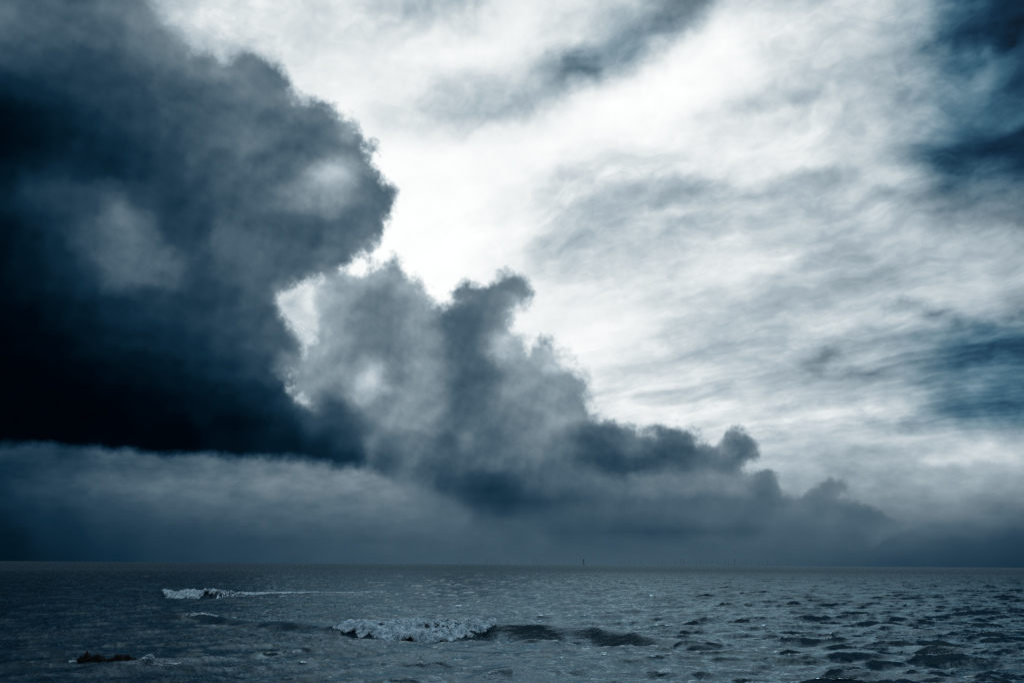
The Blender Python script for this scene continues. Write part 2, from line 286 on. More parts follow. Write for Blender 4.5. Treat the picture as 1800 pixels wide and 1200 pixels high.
def chart_group(lo, j0, j1):
    g = bpy.data.node_groups.new("sky_chart", 'ShaderNodeTree')
    for nm, ty in (('across', 'NodeSocketFloat'), ('up', 'NodeSocketFloat'), ('layers', 'NodeSocketColor'), ('clear', 'NodeSocketFloat')):
        g.interface.new_socket(nm, in_out='INPUT', socket_type=ty)
    for nm, ty in (('layers', 'NodeSocketColor'), ('clear', 'NodeSocketFloat')):
        g.interface.new_socket(nm, in_out='OUTPUT', socket_type=ty)
    gi = g.nodes.new('NodeGroupInput')
    accv, acca = gi.outputs[2], gi.outputs[3]
    for j in range(j0, j1):
        rgb = np.stack([bgc[j], flc[j], cuc[j]], -1)[lo:lo + 32]
        cv, ca = ramp(g, rgb, clc[j][lo:lo + 32], gi.outputs[0])
        if j == 0: accv, acca = cv, ca
        else:
            f = math_('SUBTRACT', gi.outputs[1], float(j - 1), t=g)
            accv = mixc(f, accv, cv, t=g); acca = mixf(f, acca, ca, t=g)
    go = g.nodes.new('NodeGroupOutput')
    g.links.new(accv, go.inputs[0]); g.links.new(acca, go.inputs[1])
    return g
strip = []
for lo in STRIPS:
    fac = math_('DIVIDE', math_('SUBTRACT', U, float(lo)), 31.0)
    accv = acca = None
    for j in range(0, NROW, BATCH):
        gn = N(nt, 'ShaderNodeGroup'); gn.node_tree = chart_group(lo, j, min(NROW, j + BATCH))
        nt.links.new(fac, gn.inputs[0]); nt.links.new(V, gn.inputs[1])
        if accv is not None:
            nt.links.new(accv, gn.inputs[2]); nt.links.new(acca, gn.inputs[3])
        accv, acca = gn.outputs[0], gn.outputs[1]
    strip.append((accv, acca))
LAY, CLR = strip[0]
for k, (cv, ca) in enumerate(strip[1:]):
    pick = math_('GREATER_THAN', U, 29.5 + 28 * k)
    LAY = mixc(pick, LAY, cv); CLR = mixf(pick, CLR, ca)
s3 = N(nt, 'ShaderNodeSeparateColor'); nt.links.new(LAY, s3.inputs[0])
bgL, fld, cuL = s3.outputs

# --- high cloud sheet: streaks combed by the wind on a plane overhead
zz = math_('ADD', math_('MAXIMUM', sep0.outputs[2], 0.0), 0.16)
cmb = N(nt, 'ShaderNodeCombineXYZ')
px_ = math_('DIVIDE', sep0.outputs[0], zz); py_ = math_('DIVIDE', sep0.outputs[1], zz)
ang = math.radians(-52)
ca_, sa_ = math.sin(ang), math.cos(ang)          # streak axis on the plane
al_ = math_('ADD', math_('MULTIPLY', px_, ca_), math_('MULTIPLY', py_, sa_))
ac_ = math_('ADD', math_('MULTIPLY', px_, sa_), math_('MULTIPLY', py_, -ca_))
nt.links.new(math_('MULTIPLY', al_, 0.17), cmb.inputs[0]); nt.links.new(ac_, cmb.inputs[1])
PL = vmath('ADD', cmb.outputs[0], vmath('SCALE', w1, 0.30))
st1 = noise(PL, 2.2, 7, .55)
st3 = noise(vmath('ADD', PL, (3.3, 9.1, 1.0)), 22.0, 5, .58)
st2 = noise(vmath('ADD', PL, (7.3, 2.1, 4.0)), 7.0, 5, .52)
puff = noise(vmath('MULTIPLY', D, (1.0, 1.0, 1.7)), 24, 7, .55)
tex = math_('ADD', math_('ADD', math_('MULTIPLY', math_('SUBTRACT', st1, .5), 0.72), math_('ADD', math_('MULTIPLY', math_('SUBTRACT', st2, .5), 0.42), math_('MULTIPLY', math_('SUBTRACT', st3, .5), 0.22))),
            math_('MULTIPLY', math_('SUBTRACT', puff, .5), 0.28))
# texture fades out in the glare and in the rain haze at the horizon
lowband = maprange(el_true, 0.155, 0.125)
puff_l = noise(vmath('MULTIPLY', D, (1.0, 1.0, 2.2)), 30, 6, .55)
tex = math_('MULTIPLY', tex, math_('ADD', 0.78, math_('MULTIPLY', CLR, 0.45)))
tex = mixf(lowband, tex, math_('MULTIPLY', math_('SUBTRACT', puff_l, .5), 0.30))
tamp = math_('MULTIPLY', maprange(bgL, 0.99, 0.80, 0.12, 1.0), maprange(el_true, 0.015, 0.11, 0.10, 1.0))
tamp = math_('MULTIPLY', tamp, maprange(bgL, 0.0, 0.42, 0.22, 1.0))
bgT = math_('MAXIMUM', math_('ADD', bgL, math_('MULTIPLY', tex, tamp)), 0.02)
# --- low cloud masses
b1 = noise(D, 17, 9, .60, dist=.15)
bs = noise(D, 15, 6, .54)
bsu = noise(vmath('ADD', D, (0.004, 0.004, -0.010)), 15, 6, .54)
b2 = noise(D, 60, 6, .60)
fl = math_('ADD', fld, math_('ADD', math_('MULTIPLY', math_('SUBTRACT', b1, .5), 0.42), math_('MULTIPLY', math_('SUBTRACT', b2, .5), 0.22)))
lowedge = maprange(el_true, 0.19, 0.13)
fl = mixf(math_('MULTIPLY', lowedge, 0.5), fl, fld)
# straight, flat base of the storm cloud: less billow just above the horizon on the left
azt = math_('ARCTAN2', sep0.outputs[0], sep0.outputs[1])
base = math_('MULTIPLY', maprange(azt, -0.08, -0.22), maprange(el_true, 0.20, 0.15))
fl = mixf(math_('MULTIPLY', base, 0.85), fl, fld)
feather = math_('MULTIPLY', maprange(azt, -0.25, -0.42), maprange(el_true, 0.45, 0.62))
wid = math_('ADD', math_('ADD', mixf(maprange(azt, -0.17, -0.10), 0.040, math_('SUBTRACT', 0.058, math_('MULTIPLY', lowedge, 0.034))), math_('MULTIPLY', base, 0.01)), math_('MULTIPLY', feather, 0.16))
mask = maprange(fl, math_('SUBTRACT', 0.49, wid), math_('ADD', 0.49, wid), 0, 1, 'SMOOTHSTEP')
relief = math_('MULTIPLY', math_('SUBTRACT', bs, bsu), 0.95)
b3 = noise(D, 21, 4, .48)
lum_mod = math_('ADD', math_('ADD', 1.0, math_('MULTIPLY', relief, maprange(el_true, 0.04, 0.12, 0.2, 1.0))),
                math_('MULTIPLY', math_('SUBTRACT', b3, .5), 0.15))
# thin rims let the glare through
rim = maprange(fl, 0.49, 0.575, 1.0, 0.0, 'SMOOTHSTEP')
cuT = math_('MULTIPLY', cuL, lum_mod)
cuT = math_('ADD', cuT, math_('MULTIPLY', math_('MULTIPLY', rim, math_('SUBTRACT', 1.0, base)), math_('MULTIPLY', math_('SUBTRACT', bgT, cuT), 0.30)))
LUM = mixf(mask, bgT, cuT)
# outside the charted part of the sky: broken cloud of middling brightness
rest = math_('ADD', 0.64, math_('MULTIPLY', math_('SUBTRACT', noise(D, 3.0, 6, .55), .5), 0.9))
away = maprange(math_('ABSOLUTE', azt), math.radians(44), math.radians(75), 0, 1, 'SMOOTHSTEP')
over = maprange(el_true, math.radians(44), math.radians(70), 0, 1, 'SMOOTHSTEP')
LUM = mixf(math_('MAXIMUM', away, over), LUM, rest)
# tone of the clouds: ink blue in the depths to white in the glare
tone = N(nt, 'ShaderNodeValToRGB'); cr = tone.color_ramp; cr.interpolation = 'LINEAR'
def lin(c): return tuple(((v / 255) / 12.92 if v / 255 <= .04045 else ((v / 255 + .055) / 1.055) ** 2.4) for v in c)
TONES = [(0,(0,0,3)),(10,(0,10,20)),(25,(4,26,40)),(45,(16,46,66)),(70,(43,70,88)),(95,(74,98,113)),(125,(108,127,138)),(155,(140,157,167)),(185,(172,187,195)),(210,(202,212,216)),(235,(234,238,239)),(255,(254,255,255))]
while len(cr.elements) < len(TONES): cr.elements.new(0.5)
for i, (p, c) in enumerate(TONES): cr.elements[i].position = p / 255
for i, (p, c) in enumerate(TONES): cr.elements[i].color = (*lin(c), 1)
nt.links.new(LUM, tone.inputs[0])
SUN_AZ, SUN_EL = math.radians(2), math.radians(56)      # veiled, above the top of the view
sky = N(nt, 'ShaderNodeTexSky', sky_type='NISHITA')
sky.sun_disc = False; sky.sun_elevation = SUN_EL; sky.sun_rotation = SUN_AZ
sky.air_density = 1.0; sky.dust_density = 1.0; sky.ozone_density = 2.0
bg_clear = N(nt, 'ShaderNodeBackground'); nt.links.new(sky.outputs[0], bg_clear.inputs[0]); bg_clear.inputs[1].default_value = 0.05
hue = N(nt, 'ShaderNodeMix', data_type='RGBA', blend_type='MULTIPLY')
nt.links.new(math_('MULTIPLY', CLR, maprange(LUM, 0.75, 0.35)), hue.inputs[0]); nt.links.new(tone.outputs[0], hue.inputs[6]); hue.inputs[7].default_value = (.58, 1.0, 1.16, 1)
bg_cloud = N(nt, 'ShaderNodeBackground'); nt.links.new(hue.outputs[2], bg_cloud.inputs[0]); bg_cloud.inputs[1].default_value = 1.0
mx = N(nt, 'ShaderNodeMixShader')
cf = math_('MULTIPLY', math_('MULTIPLY', CLR, math_('SUBTRACT', 1.0, mask)), maprange(LUM, 0.65, 0.25, 0.0, 0.03))
nt.links.new(cf, mx.inputs[0]); nt.links.new(bg_cloud.outputs[0], mx.inputs[1]); nt.links.new(bg_clear.outputs[0], mx.inputs[2])
wo = N(nt, 'ShaderNodeOutputWorld'); nt.links.new(mx.outputs[0], wo.inputs[0])
world.cycles.sampling_method = 'MANUAL'; world.cycles.sample_map_resolution = 512

sd_ = bpy.data.lights.new("sun", 'SUN'); sd_.energy = 0.5; sd_.angle = math.radians(25); sd_.color = (.80, .90, 1.0)
sun = bpy.data.objects.new("sun", sd_); scene.collection.objects.link(sun)
sdir = Vector((math.sin(SUN_AZ) * math.cos(SUN_EL), math.cos(SUN_AZ) * math.cos(SUN_EL), math.sin(SUN_EL)))
sun.rotation_euler = sdir.to_track_quat('Z', 'Y').to_euler()

# ------------------------------------------------------------------ materials
def new_mat(name):
    m = bpy.data.materials.new(name); m.use_nodes = True
    t = m.node_tree; b = t.nodes['Principled BSDF']
    return m, t, b
def coords(t):
    g = N(t, 'ShaderNodeNewGeometry')
    return g.outputs['Position']

sea_mat, t, b = new_mat("sea_water")
t.nodes.remove(b)
pos = coords(t)
dist = vmath('LENGTH', pos, t=t)
cr_ = N(t, 'ShaderNodeMix', data_type='RGBA')
wire(t, cr_.inputs[0], noise(pos, 0.05, 3, .5, t=t)); cr_.inputs[6].default_value = (.003, .015, .026, 1); cr_.inputs[7].default_value = (.007, .026, .040, 1)
# flecks and torn lace of old foam
sp = vmath('MULTIPLY', pos, (0.4, 1.0, 1.0), t=t)
fo = noise(sp, 3.4, 6, .70, t=t)
fo2 = noise(sp, 0.16, 3, .5, t=t)
fleck = math_('MULTIPLY', maprange(fo, .60, .74, t=t), maprange(fo2, .50, .66, t=t), t=t)
cf_ = N(t, 'ShaderNodeMix', data_type='RGBA')
wire(t, cf_.inputs[0], math_('MULTIPLY', fleck, maprange(dist, 60, 220, .60, .10, t=t), t=t)); t.links.new(cr_.outputs[2], cf_.inputs[6]); cf_.inputs[7].default_value = (.26, .38, .44, 1)
# ripples too fine for the mesh
rot = N(t, 'ShaderNodeMapping'); wire(t, rot.inputs['Vector'], pos); rot.inputs['Rotation'].default_value = (0, 0, math.radians(8)); rot.inputs['Scale'].default_value = (0.36, 1.0, 1.0)
r1 = noise(rot.outputs[0], 3.2, 6, .66, dist=.5, t=t)
r2 = noise(rot.outputs[0], 0.30, 8, .70, dist=.3, t=t)
bp1 = N(t, 'ShaderNodeBump'); wire(t, bp1.inputs['Height'], r1); bp1.inputs['Distance'].default_value = 0.10
gust = noise(vmath('MULTIPLY', pos, (0.16, 1.0, 1.0), t=t), 0.14, 4, .6, t=t)
t.links.new(maprange(gust, .36, .62, .12, .75, t=t), bp1.inputs['Strength'])
bp2 = N(t, 'ShaderNodeBump'); wire(t, bp2.inputs['Height'], r2); bp2.inputs['Distance'].default_value = 0.8
t.links.new(maprange(dist, 60, 400, .08, .6, t=t), bp2.inputs['Strength']); t.links.new(bp1.outputs[0], bp2.inputs['Normal'])
dif = N(t, 'ShaderNodeBsdfDiffuse'); t.links.new(cf_.outputs[2], dif.inputs['Color']); t.links.new(bp2.outputs[0], dif.inputs['Normal'])
glo = N(t, 'ShaderNodeBsdfGlossy'); glo.inputs['Color'].default_value = (.58, .85, .98, 1); t.links.new(bp2.outputs[0], glo.inputs['Normal'])
t.links.new(maprange(dist, 30, 600, .08, .28, t=t), glo.inputs['Roughness'])
fr = N(t, 'ShaderNodeFresnel'); fr.inputs['IOR'].default_value = 1.30; t.links.new(bp2.outputs[0], fr.inputs['Normal'])
# wind-roughened water far out reflects less than a mirror would at that grazing angle
lg = math_('LOGARITHM', math_('MAXIMUM', dist, 1.0, t=t), 10.0, t=t)
fac = math_('MULTIPLY', fr.outputs[0], maprange(lg, 1.8, 2.8, 1.0, .20, t=t), t=t)
fac = math_('MULTIPLY', fac, math_('SUBTRACT', 1.0, math_('MULTIPLY', fleck, .5, t=t), t=t), t=t)
mxs = N(t, 'ShaderNodeMixShader'); t.links.new(fac, mxs.inputs[0]); t.links.new(dif.outputs[0], mxs.inputs[1]); t.links.new(glo.outputs[0], mxs.inputs[2])
t.links.new(mxs.outputs[0], t.nodes['Material Output'].inputs['Surface'])

foam_mat, t, b = new_mat("sea_foam")
pos = coords(t)
fm = N(t, 'ShaderNodeMix', data_type='RGBA'); wire(t, fm.inputs[0], maprange(noise(pos, 3.2, 6, .62, t=t), .40, .60, t=t))
fm.inputs[6].default_value = (.27, .42, .52, 1); fm.inputs[7].default_value = (.74, .88, .96, 1)
t.links.new(fm.outputs[2], b.inputs['Base Color']); b.inputs['Roughness'].default_value = .7
fb = N(t, 'ShaderNodeBump'); wire(t, fb.inputs['Height'], noise(pos, 6, 4, .6, t=t)); fb.inputs['Distance'].default_value = .015
t.links.new(fb.outputs[0], b.inputs['Normal'])

rock_mat, t, b = new_mat("wet_rock")
pos = coords(t)
rm = N(t, 'ShaderNodeMix', data_type='RGBA'); wire(t, rm.inputs[0], noise(pos, 9, 6, .65, t=t))
rm.inputs[6].default_value = (.002, .002, .0025, 1); rm.inputs[7].default_value = (.010, .010, .011, 1)
t.links.new(rm.outputs[2], b.inputs['Base Color']); b.inputs['Roughness'].default_value = .8; b.inputs['Specular IOR Level'].default_value = .15
rb = N(t, 'ShaderNodeBump'); wire(t, rb.inputs['Height'], noise(pos, 14, 6, .7, t=t)); rb.inputs['Distance'].default_value = .06
t.links.new(rb.outputs[0], b.inputs['Normal'])

def paint(name, c, r=.5, var=.15):
    m, t, b = new_mat(name); pos = coords(t)
    k = N(t, 'ShaderNodeMix', data_type='RGBA'); wire(t, k.inputs[0], noise(pos, .3, 4, .6, t=t))
    k.inputs[6].default_value = (*[v * (1 - var) for v in c], 1); k.inputs[7].default_value = (*[v * (1 + var) for v in c], 1)
    t.links.new(k.outputs[2], b.inputs['Base Color']); b.inputs['Roughness'].default_value = r
    return m
turbine_mat = paint("turbine_backlit_grey", (.20, .23, .25))  # light grey darkened in the colour to look backlit, lifted again for haze
steel_mat = paint("dark_steel", (.09, .11, .12))
feather_mat = paint("dark_feathers", (.03, .03, .035), .8)

# ------------------------------------------------------------------ the sea
rng = np.random.default_rng(11)
def tile(L, n, lmin, lmax, hs, wind_deg, spread, peak):
    k1 = 2 * np.pi * np.fft.fftfreq(n, L / n)
    KX, KY = np.meshgrid(k1, k1, indexing='ij'); K = np.hypot(KX, KY); K[0, 0] = 1
    th = np.arctan2(KY, KX) - math.radians(wind_deg)
    kp = 2 * np.pi / peak
    S = K ** -4.0 * np.exp(-1.0 * (kp / K) ** 2) * np.abs(np.cos(th)) ** spread
    S[(K < 2 * np.pi / lmax) | (K > 2 * np.pi / lmin)] = 0; S[0, 0] = 0
    h = (rng.normal(size=S.shape) + 1j * rng.normal(size=S.shape)) * np.sqrt(S)
    z = np.fft.ifft2(h).real; sc = hs / 4 / z.std()
    ix = np.fft.ifft2(-1j * KX / K * h).real * sc; iy = np.fft.ifft2(-1j * KY / K * h).real * sc
    return L, n, z * sc, ix, iy
def sample(T, x, y, rot):
    L, n, z, dx, dy = T
    c, s = math.cos(rot), math.sin(rot)
    u = ((x * c + y * s) / L % 1) * n; v = ((-x * s + y * c) / L % 1) * n
    i = np.floor(u).astype(int); j = np.floor(v).astype(int); fu = u - i; fv = v - j
    i %= n; j %= n; i2 = (i + 1) % n; j2 = (j + 1) % n
    w = [(1 - fu) * (1 - fv), fu * (1 - fv), (1 - fu) * fv, fu * fv]
    def g(a): return a[i, j] * w[0] + a[i2, j] * w[1] + a[i, j2] * w[2] + a[i2, j2] * w[3]
    a, bx, by = g(z), g(dx), g(dy)
    return bx * c - by * s, bx * s + by * c, a
T1 = tile(113, 512, 1.0, 22, 0.40, 94, 10, 7.0)
T2 = tile(71, 512, 0.7, 12, 0.26, 82, 6, 3.5)
T3 = tile(19, 512, 0.10, 1.6, 0.085, 88, 5, 1.1)

def ground(px, py, z=0.0):
    d = direction(px, py); s = (z - CAM_H) / d[2]
    return d[0] * s, d[1] * s
# individual waves: crest points (photo x, photo y of the foot of the crest, height m), front width, back width
RIDGES = [
 ([(470,1112,0),(540,1114,.28),(590,1116,.55),(650,1118,.80),(760,1121,.92),(850,1121,.88),(900,1121,.82),(960,1122,.76),(1040,1124,.72),(1110,1128,.58),(1180,1134,.34),(1260,1140,.0)], .8, 2.4),
 ([(250,1047,0),(290,1047,.45),(320,1050,.80),(380,1051,.80),(410,1048,.50),(450,1047,.32),(550,1047,.42),(640,1046,.38),(700,1044,0)], 1.1, 4.0),
 ([(215,1090,0),(250,1091,.30),(290,1092,.48),(320,1092,.62),(360,1092,.55),(400,1096,.35),(450,1100,.15),(500,1102,.32),(560,1106,.25),(620,1108,0)], .7, 2.6),
 ([(60,1176,0),(130,1173,.08),(250,1170,.22),(270,1170,.26),(310,1170,.14),(350,1172,0)], .35, 1.0),
 ([(1560,1140,0),(1640,1144,.30),(1680,1146,.34),(1740,1150,.26),(1800,1154,.20),(1880,1158,0)], .5, 2.0),
 ([(1420,1155,0),(1455,1157,.16),(1500,1157,.24),(1540,1156,.22),(1600,1158,0)], .5, 1.5),
 ([(1420,1184,0),(1460,1185,.18),(1540,1188,.20),(1600,1194,.17),(1680,1204,.18),(1750,1215,0)], .5, 1.5),
 ([(1700,1120,0),(1750,1150,.18),(1800,1146,.26),(1850,1146,.22),(1900,1150,0)], .6, 1.8),
 ([(1590,1112,0),(1615,1114,.30),(1660,1116,.26),(1690,1118,0)], .6, 2.0),
 ([(1360,1077,0),(1385,1078,.26),(1415,1078,.24),(1440,1078,0)], .8, 2.5),
 ([(1160,1064,0),(1185,1065,.42),(1215,1066,.40),(1245,1067,0)], .9, 3.0),
 ([(1240,1106,0),(1262,1107,.22),(1290,1107,.24),(1310,1107,0)], .6, 2.0),
 ([(1510,1105,0),(1550,1106,.30),(1590,1107,.20),(1615,1107,0)], .6, 2.0),
 ([(830,1187,0),(860,1187,.16),(885,1187,.24),(905,1187,.16),(960,1190,.10),(1010,1192,0)], .4, 1.2),
]
RW = []
for pts, wf, wb in RIDGES:
    g = np.array([(*ground(px, py), h) for px, py, h in pts]); RW.append((g, wf, wb))
def ridges(x, y):
    z = np.zeros_like(x)
    for g, wf, wb in RW:
        m = (x > g[0, 0] - .5) & (x < g[-1, 0] + .5) & (np.abs(y - np.interp(x, g[:, 0], g[:, 1])) < 12)
        if not m.any(): continue
        xx, yy = x[m], y[m]
        yc = np.interp(xx, g[:, 0], g[:, 1]) + 0.16 * np.sin(xx * .9 + g[0, 0]) + 0.05 * np.sin(xx * 3.3)
        A = np.interp(xx, g[:, 0], g[:, 2]) * (1 + .05 * np.sin(xx * 1.3 + 1) + .03 * np.sin(xx * 3.1))
        tt = yy - yc - 0.3 * wf
        f = np.where(tt < 0, np.exp(-(tt / wf) ** 2), np.exp(-(tt / wb) ** 1.6 if False else -np.abs(tt / wb) ** 1.5))
        f = f - 0.22 * np.exp(-((tt + 2.1 * wf) / (0.9 * wf)) ** 2)
        z[m] += A * f
    return z
def sea_point(x, y, fine=True):
    r = np.hypot(x, y)
    f1 = 1 - smooth(500, 2500, r); f3 = 1 - smooth(60, 140, r)
    a = sample(T1, x, y, .0); c = sample(T2, x, y, .35)
    # the left, nearer the lee, is calmer than the right
    bearing = np.arctan2(x, np.maximum(y, 1e-3))
    calm = 0.74 + 0.30 * smooth(math.radians(-22), math.radians(26), bearing)
    dx = (a[0] + c[0]) * f1 * calm * 1.25; dy = (a[1] + c[1]) * f1 * calm * 1.25; z = (a[2] + c[2]) * f1 * calm
    if fine:
        e = sample(T3, x, y, -.2)
        f3 = f3 * (.8 + .5 * smooth(0, .4, bearing))
        dx = dx + e[0] * f3 * 1.1; dy = dy + e[1] * f3 * 1.1; z = z + e[2] * f3
    rz = ridges(x, y)
    z = z * (1 - .8 * np.clip(rz / .35, 0, 1))
    return x - dx, y - dy, z + rz

def link(o, parent=None):
    scene.collection.objects.link(o)
    if parent: o.parent = parent
    return o
def tag(o, label=None, cat=None, group=None, kind=None):
    if label: o['label'] = label
    if cat: o['category'] = cat
    if group: o['group'] = group
    if kind: o['kind'] = kind
    return o
def mesh_np(name, V_, F_, mat, parent=None, smooth_=True):
    me = bpy.data.meshes.new(name)
    F_ = np.asarray(F_, np.int32); nv = F_.shape[1]
    me.vertices.add(len(V_)); me.vertices.foreach_set('co', np.asarray(V_, np.float32).ravel())
    me.loops.add(F_.size); me.loops.foreach_set('vertex_index', F_.ravel())
    me.polygons.add(len(F_)); me.polygons.foreach_set('loop_start', np.arange(0, F_.size, nv, dtype=np.int32))
    me.update(calc_edges=True); me.validate()
    me.polygons.foreach_set('use_smooth', np.full(len(F_), smooth_))
    me.materials.append(mat)
    return link(bpy.data.objects.new(name, me), parent)

fine = np.radians(np.linspace(-40, 40, 1150))
side = np.radians(np.concatenate([np.linspace(40.4, 60, 60), np.linspace(62, 180, 60)]))
azs = np.concatenate([-side[::-1][1:], fine, side])            # the full circle, finest ahead
rr = [0.02, 4, 8, 12]
r = 15.0
while r < 420: rr.append(r); r *= 1.0042
while r < 90000: rr.append(r); r *= 1.035
rr = np.array(rr)
RR, AA = np.meshgrid(rr, azs, indexing='ij')
X0, Y0 = RR * np.sin(AA), RR * np.cos(AA)
SX, SY, SZ = sea_point(X0, Y0)
nr, na = RR.shape
V_ = np.stack([SX, SY, SZ], -1).reshape(-1, 3)
idx = np.arange(nr * na).reshape(nr, na)
nxt = np.roll(idx, -1, axis=1)
F_ = np.stack([idx[:-1], nxt[:-1], nxt[1:], idx[1:]], -1).reshape(-1, 4)

sea = mesh_np("sea", V_, F_, sea_mat)
tag(sea, kind='structure')
# foam ---------------------------------------------------------------
ICO_V, ICO_F = None, None
def ico():
    bm = bmesh.new(); bmesh.ops.create_icosphere(bm, subdivisions=1, radius=1)
    v = np.array([q.co[:] for q in bm.verts]); f = np.array([[q.index for q in fc.verts] for fc in bm.faces]); bm.free()
    return v, f
ICO_V, ICO_F = ico()
def blobs(name, pts, sizes, mat, squash=.75):
    """many small torn clots of froth joined into one mass"""
    n = len(pts)
    jit = 1 + .28 * rng.normal(size=(n, len(ICO_V), 1)).clip(-1.4, 1.4)
    sc = np.stack([sizes * rng.uniform(.8, 2.0, n), sizes * rng.uniform(.7, 1.2, n), sizes * squash * rng.uniform(.7, 1.2, n)], -1)
    V_ = pts[:, None, :] + ICO_V[None] * jit * sc[:, None, :]
    F_ = ICO_F[None] + (np.arange(n) * len(ICO_V))[:, None, None]
    return mesh_np(name, V_.reshape(-1, 3), F_.reshape(-1, 3), mat, smooth_=True)
_NT = tile(16, 256, 0.25, 8, 4.0, 0, 0, 3.0)
def patchy(x, y):                                   # zero-mean unit noise for breaking up foam
    return sample(_NT, x, y, .5)[2]

def foam_band(name, ri, x0p, x1p, n, size, t0, t1, gate=-.4, bulge=0.0, streak=1.0):
    """froth spread over part of ridge ri between two photo columns; t across the crest (- is the front)"""
    g, wf, wb = RW[ri]
    gx = [p[0] for p in RIDGES[ri][0]]
    xs = np.interp([x0p, x1p], gx, g[:, 0])
    x = rng.uniform(xs[0], xs[1], n); s = (x - xs[0]) / (xs[1] - xs[0])
    lo = np.interp(s, [p[0] for p in t0], [p[1] for p in t0]); hi = np.interp(s, [p[0] for p in t1], [p[1] for p in t1])
    lo = lo * (1.12 + .28 * patchy(x * 1.3, x * 0 + 3)); hi = hi * (1.5 + .5 * patchy(x * 2.0, x * 0 + 9))
    q = rng.uniform(0, 1, n) ** .8
    y = np.interp(x, g[:, 0], g[:, 1]) + lo + (hi - lo) * q
    big = patchy(x * 1.1 + 2, y * 2.0); mid = patchy(x * 3.1 + 5, y * 4.1); sm = patchy(x * 8.1, y * 10.3)
    if streak != 1: big = patchy(x * .5, y * 2.5 * streak); mid = patchy(x * 1.5, y * 6 * streak)
    v = .34 * big + .40 * mid + .34 * sm + .5 * (.5 - q)
    # thins out towards its back and its ends
    keep = v - 1.1 * q ** 3 - .9 * (np.abs(2 * s - 1) ** 5) - .9 * np.clip(1 - q / .14, 0, 1) > gate + rng.normal(0, .38, n)
    x, y, q, v, mid, big = x[keep], y[keep], q[keep], v[keep], mid[keep], big[keep]
    X, Y, Z = sea_point(x, y)
    sz = size * np.exp(rng.normal(-.3, .6, len(x))).clip(.2, 2.4) * (1 - .55 * q ** 2) * (.55 + .45 * np.clip(q / .15, 0, 1))
    puff_ = np.clip(.30 + .50 * mid + .35 * big, 0, 1.5) * bulge * (1 - q ** 2)
    P_ = np.stack([X, Y - .55 * puff_, Z + sz * .2 + puff_ * rng.uniform(.55, 1.0, len(x)) + np.abs(rng.normal(0, size * .4, len(x)))], -1)
    return blobs(name, P_, sz, foam_mat)

o = foam_band("breaking_wave_foam", 0, 586, 872, 110000, .024, [(0,-.25),(.12,-.5),(.3,-1.25),(.55,-1.5),(.8,-1.1),(1,-.1)], [(0,.3),(.3,.25),(.6,.35),(.85,.5),(1,.25)], gate=-.80, bulge=.30)
tag(o, "thick white foam of the large breaking wave left of centre in the near water", "foam", "foam on the breaking waves")
o = foam_band("breaking_wave_foam", 1, 286, 412, 16000, .045, [(0,-.2),(.25,-1.6),(.6,-1.9),(1,-.3)], [(0,.3),(1,.5)], gate=-.85, bulge=.3)
tag(o, "short white breaker far out on the left at the left end of a long streak", "foam", "foam on the breaking waves")
o = foam_band("foam_streak", 1, 392, 560, 36000, .05, [(0,-1.1),(.12,-.7),(.5,-.3),(1,.0)], [(0,1.2),(.5,3.4),(1,5.5)], gate=-.35, streak=.4)
tag(o, "long bright streak of foam trailing right from the far breaker", "foam", "foam on the breaking waves", "stuff")
o = foam_band("foam_streak", 1, 565, 662, 12000, .05, [(0,.0),(1,2.0)], [(0,5.0),(1,14.0)], gate=.05, streak=.4)
tag(o, "thin broken foam streaks at the right end of the far wave line", "foam", "foam on the breaking waves", "stuff")
o = foam_band("foam_streak", 2, 318, 385, 1400, .022, [(0,-.15),(1,-.2)], [(0,.15),(1,.1)], gate=-.3)
tag(o, "thin white line of foam on the low dark crest between the two breakers", "foam", "foam on the breaking waves", "stuff")
o = foam_band("splash_foam", 13, 852, 905, 1500, .014, [(0,-.5),(1,-.5)], [(0,.3),(1,.3)], gate=.3)
tag(o, "faint patch of froth at the bottom edge right below the large breaker", "foam", "foam on the breaking waves", "stuff")

# rock awash at the lower left ----------------------------------------
gx0, gy0 = ground(134, 1170); gx1, gy1 = ground(246, 1169)
n1, n2 = 150, 30
V_, F_ = [], []
rr_ = np.random.default_rng(5)
lump = rr_.normal(size=(40, 3))
for i in range(n1):
    s = i / (n1 - 1)
    cx, cy = gx0 + (gx1 - gx0) * s, gy0 + (gy1 - gy0) * s
    env = min(1, s * 9) ** .6 * min(1, (1 - s) * 4) ** .8
    h = (.25 + .07 * math.sin(s * 9 + .5) + .05 * math.sin(s * 23) + .03 * math.sin(s * 57)) * env + .02
    w = .22 + .12 * env
    for j in range(n2):
        a = math.pi * (j / (n2 - 1)) * 1.2 - .1 * math.pi
        q = 1 + .13 * math.sin(a * 5 + s * 40) + .10 * math.sin(a * 9 - s * 71) + .06 * rr_.normal()
        V_.append((cx + .02 * rr_.normal(), cy - math.cos(a) * w * q, math.sin(a) * h * q * 1.25 - .01))
for i in range(n1 - 1):
    for j in range(n2 - 1):
        k = i * n2 + j; F_.append((k, k + n2, k + n2 + 1, k + 1))
o = mesh_np("rock", V_, F_, rock_mat)
tag(o, "low black rock ridge awash in the water at the lower left", "rock")
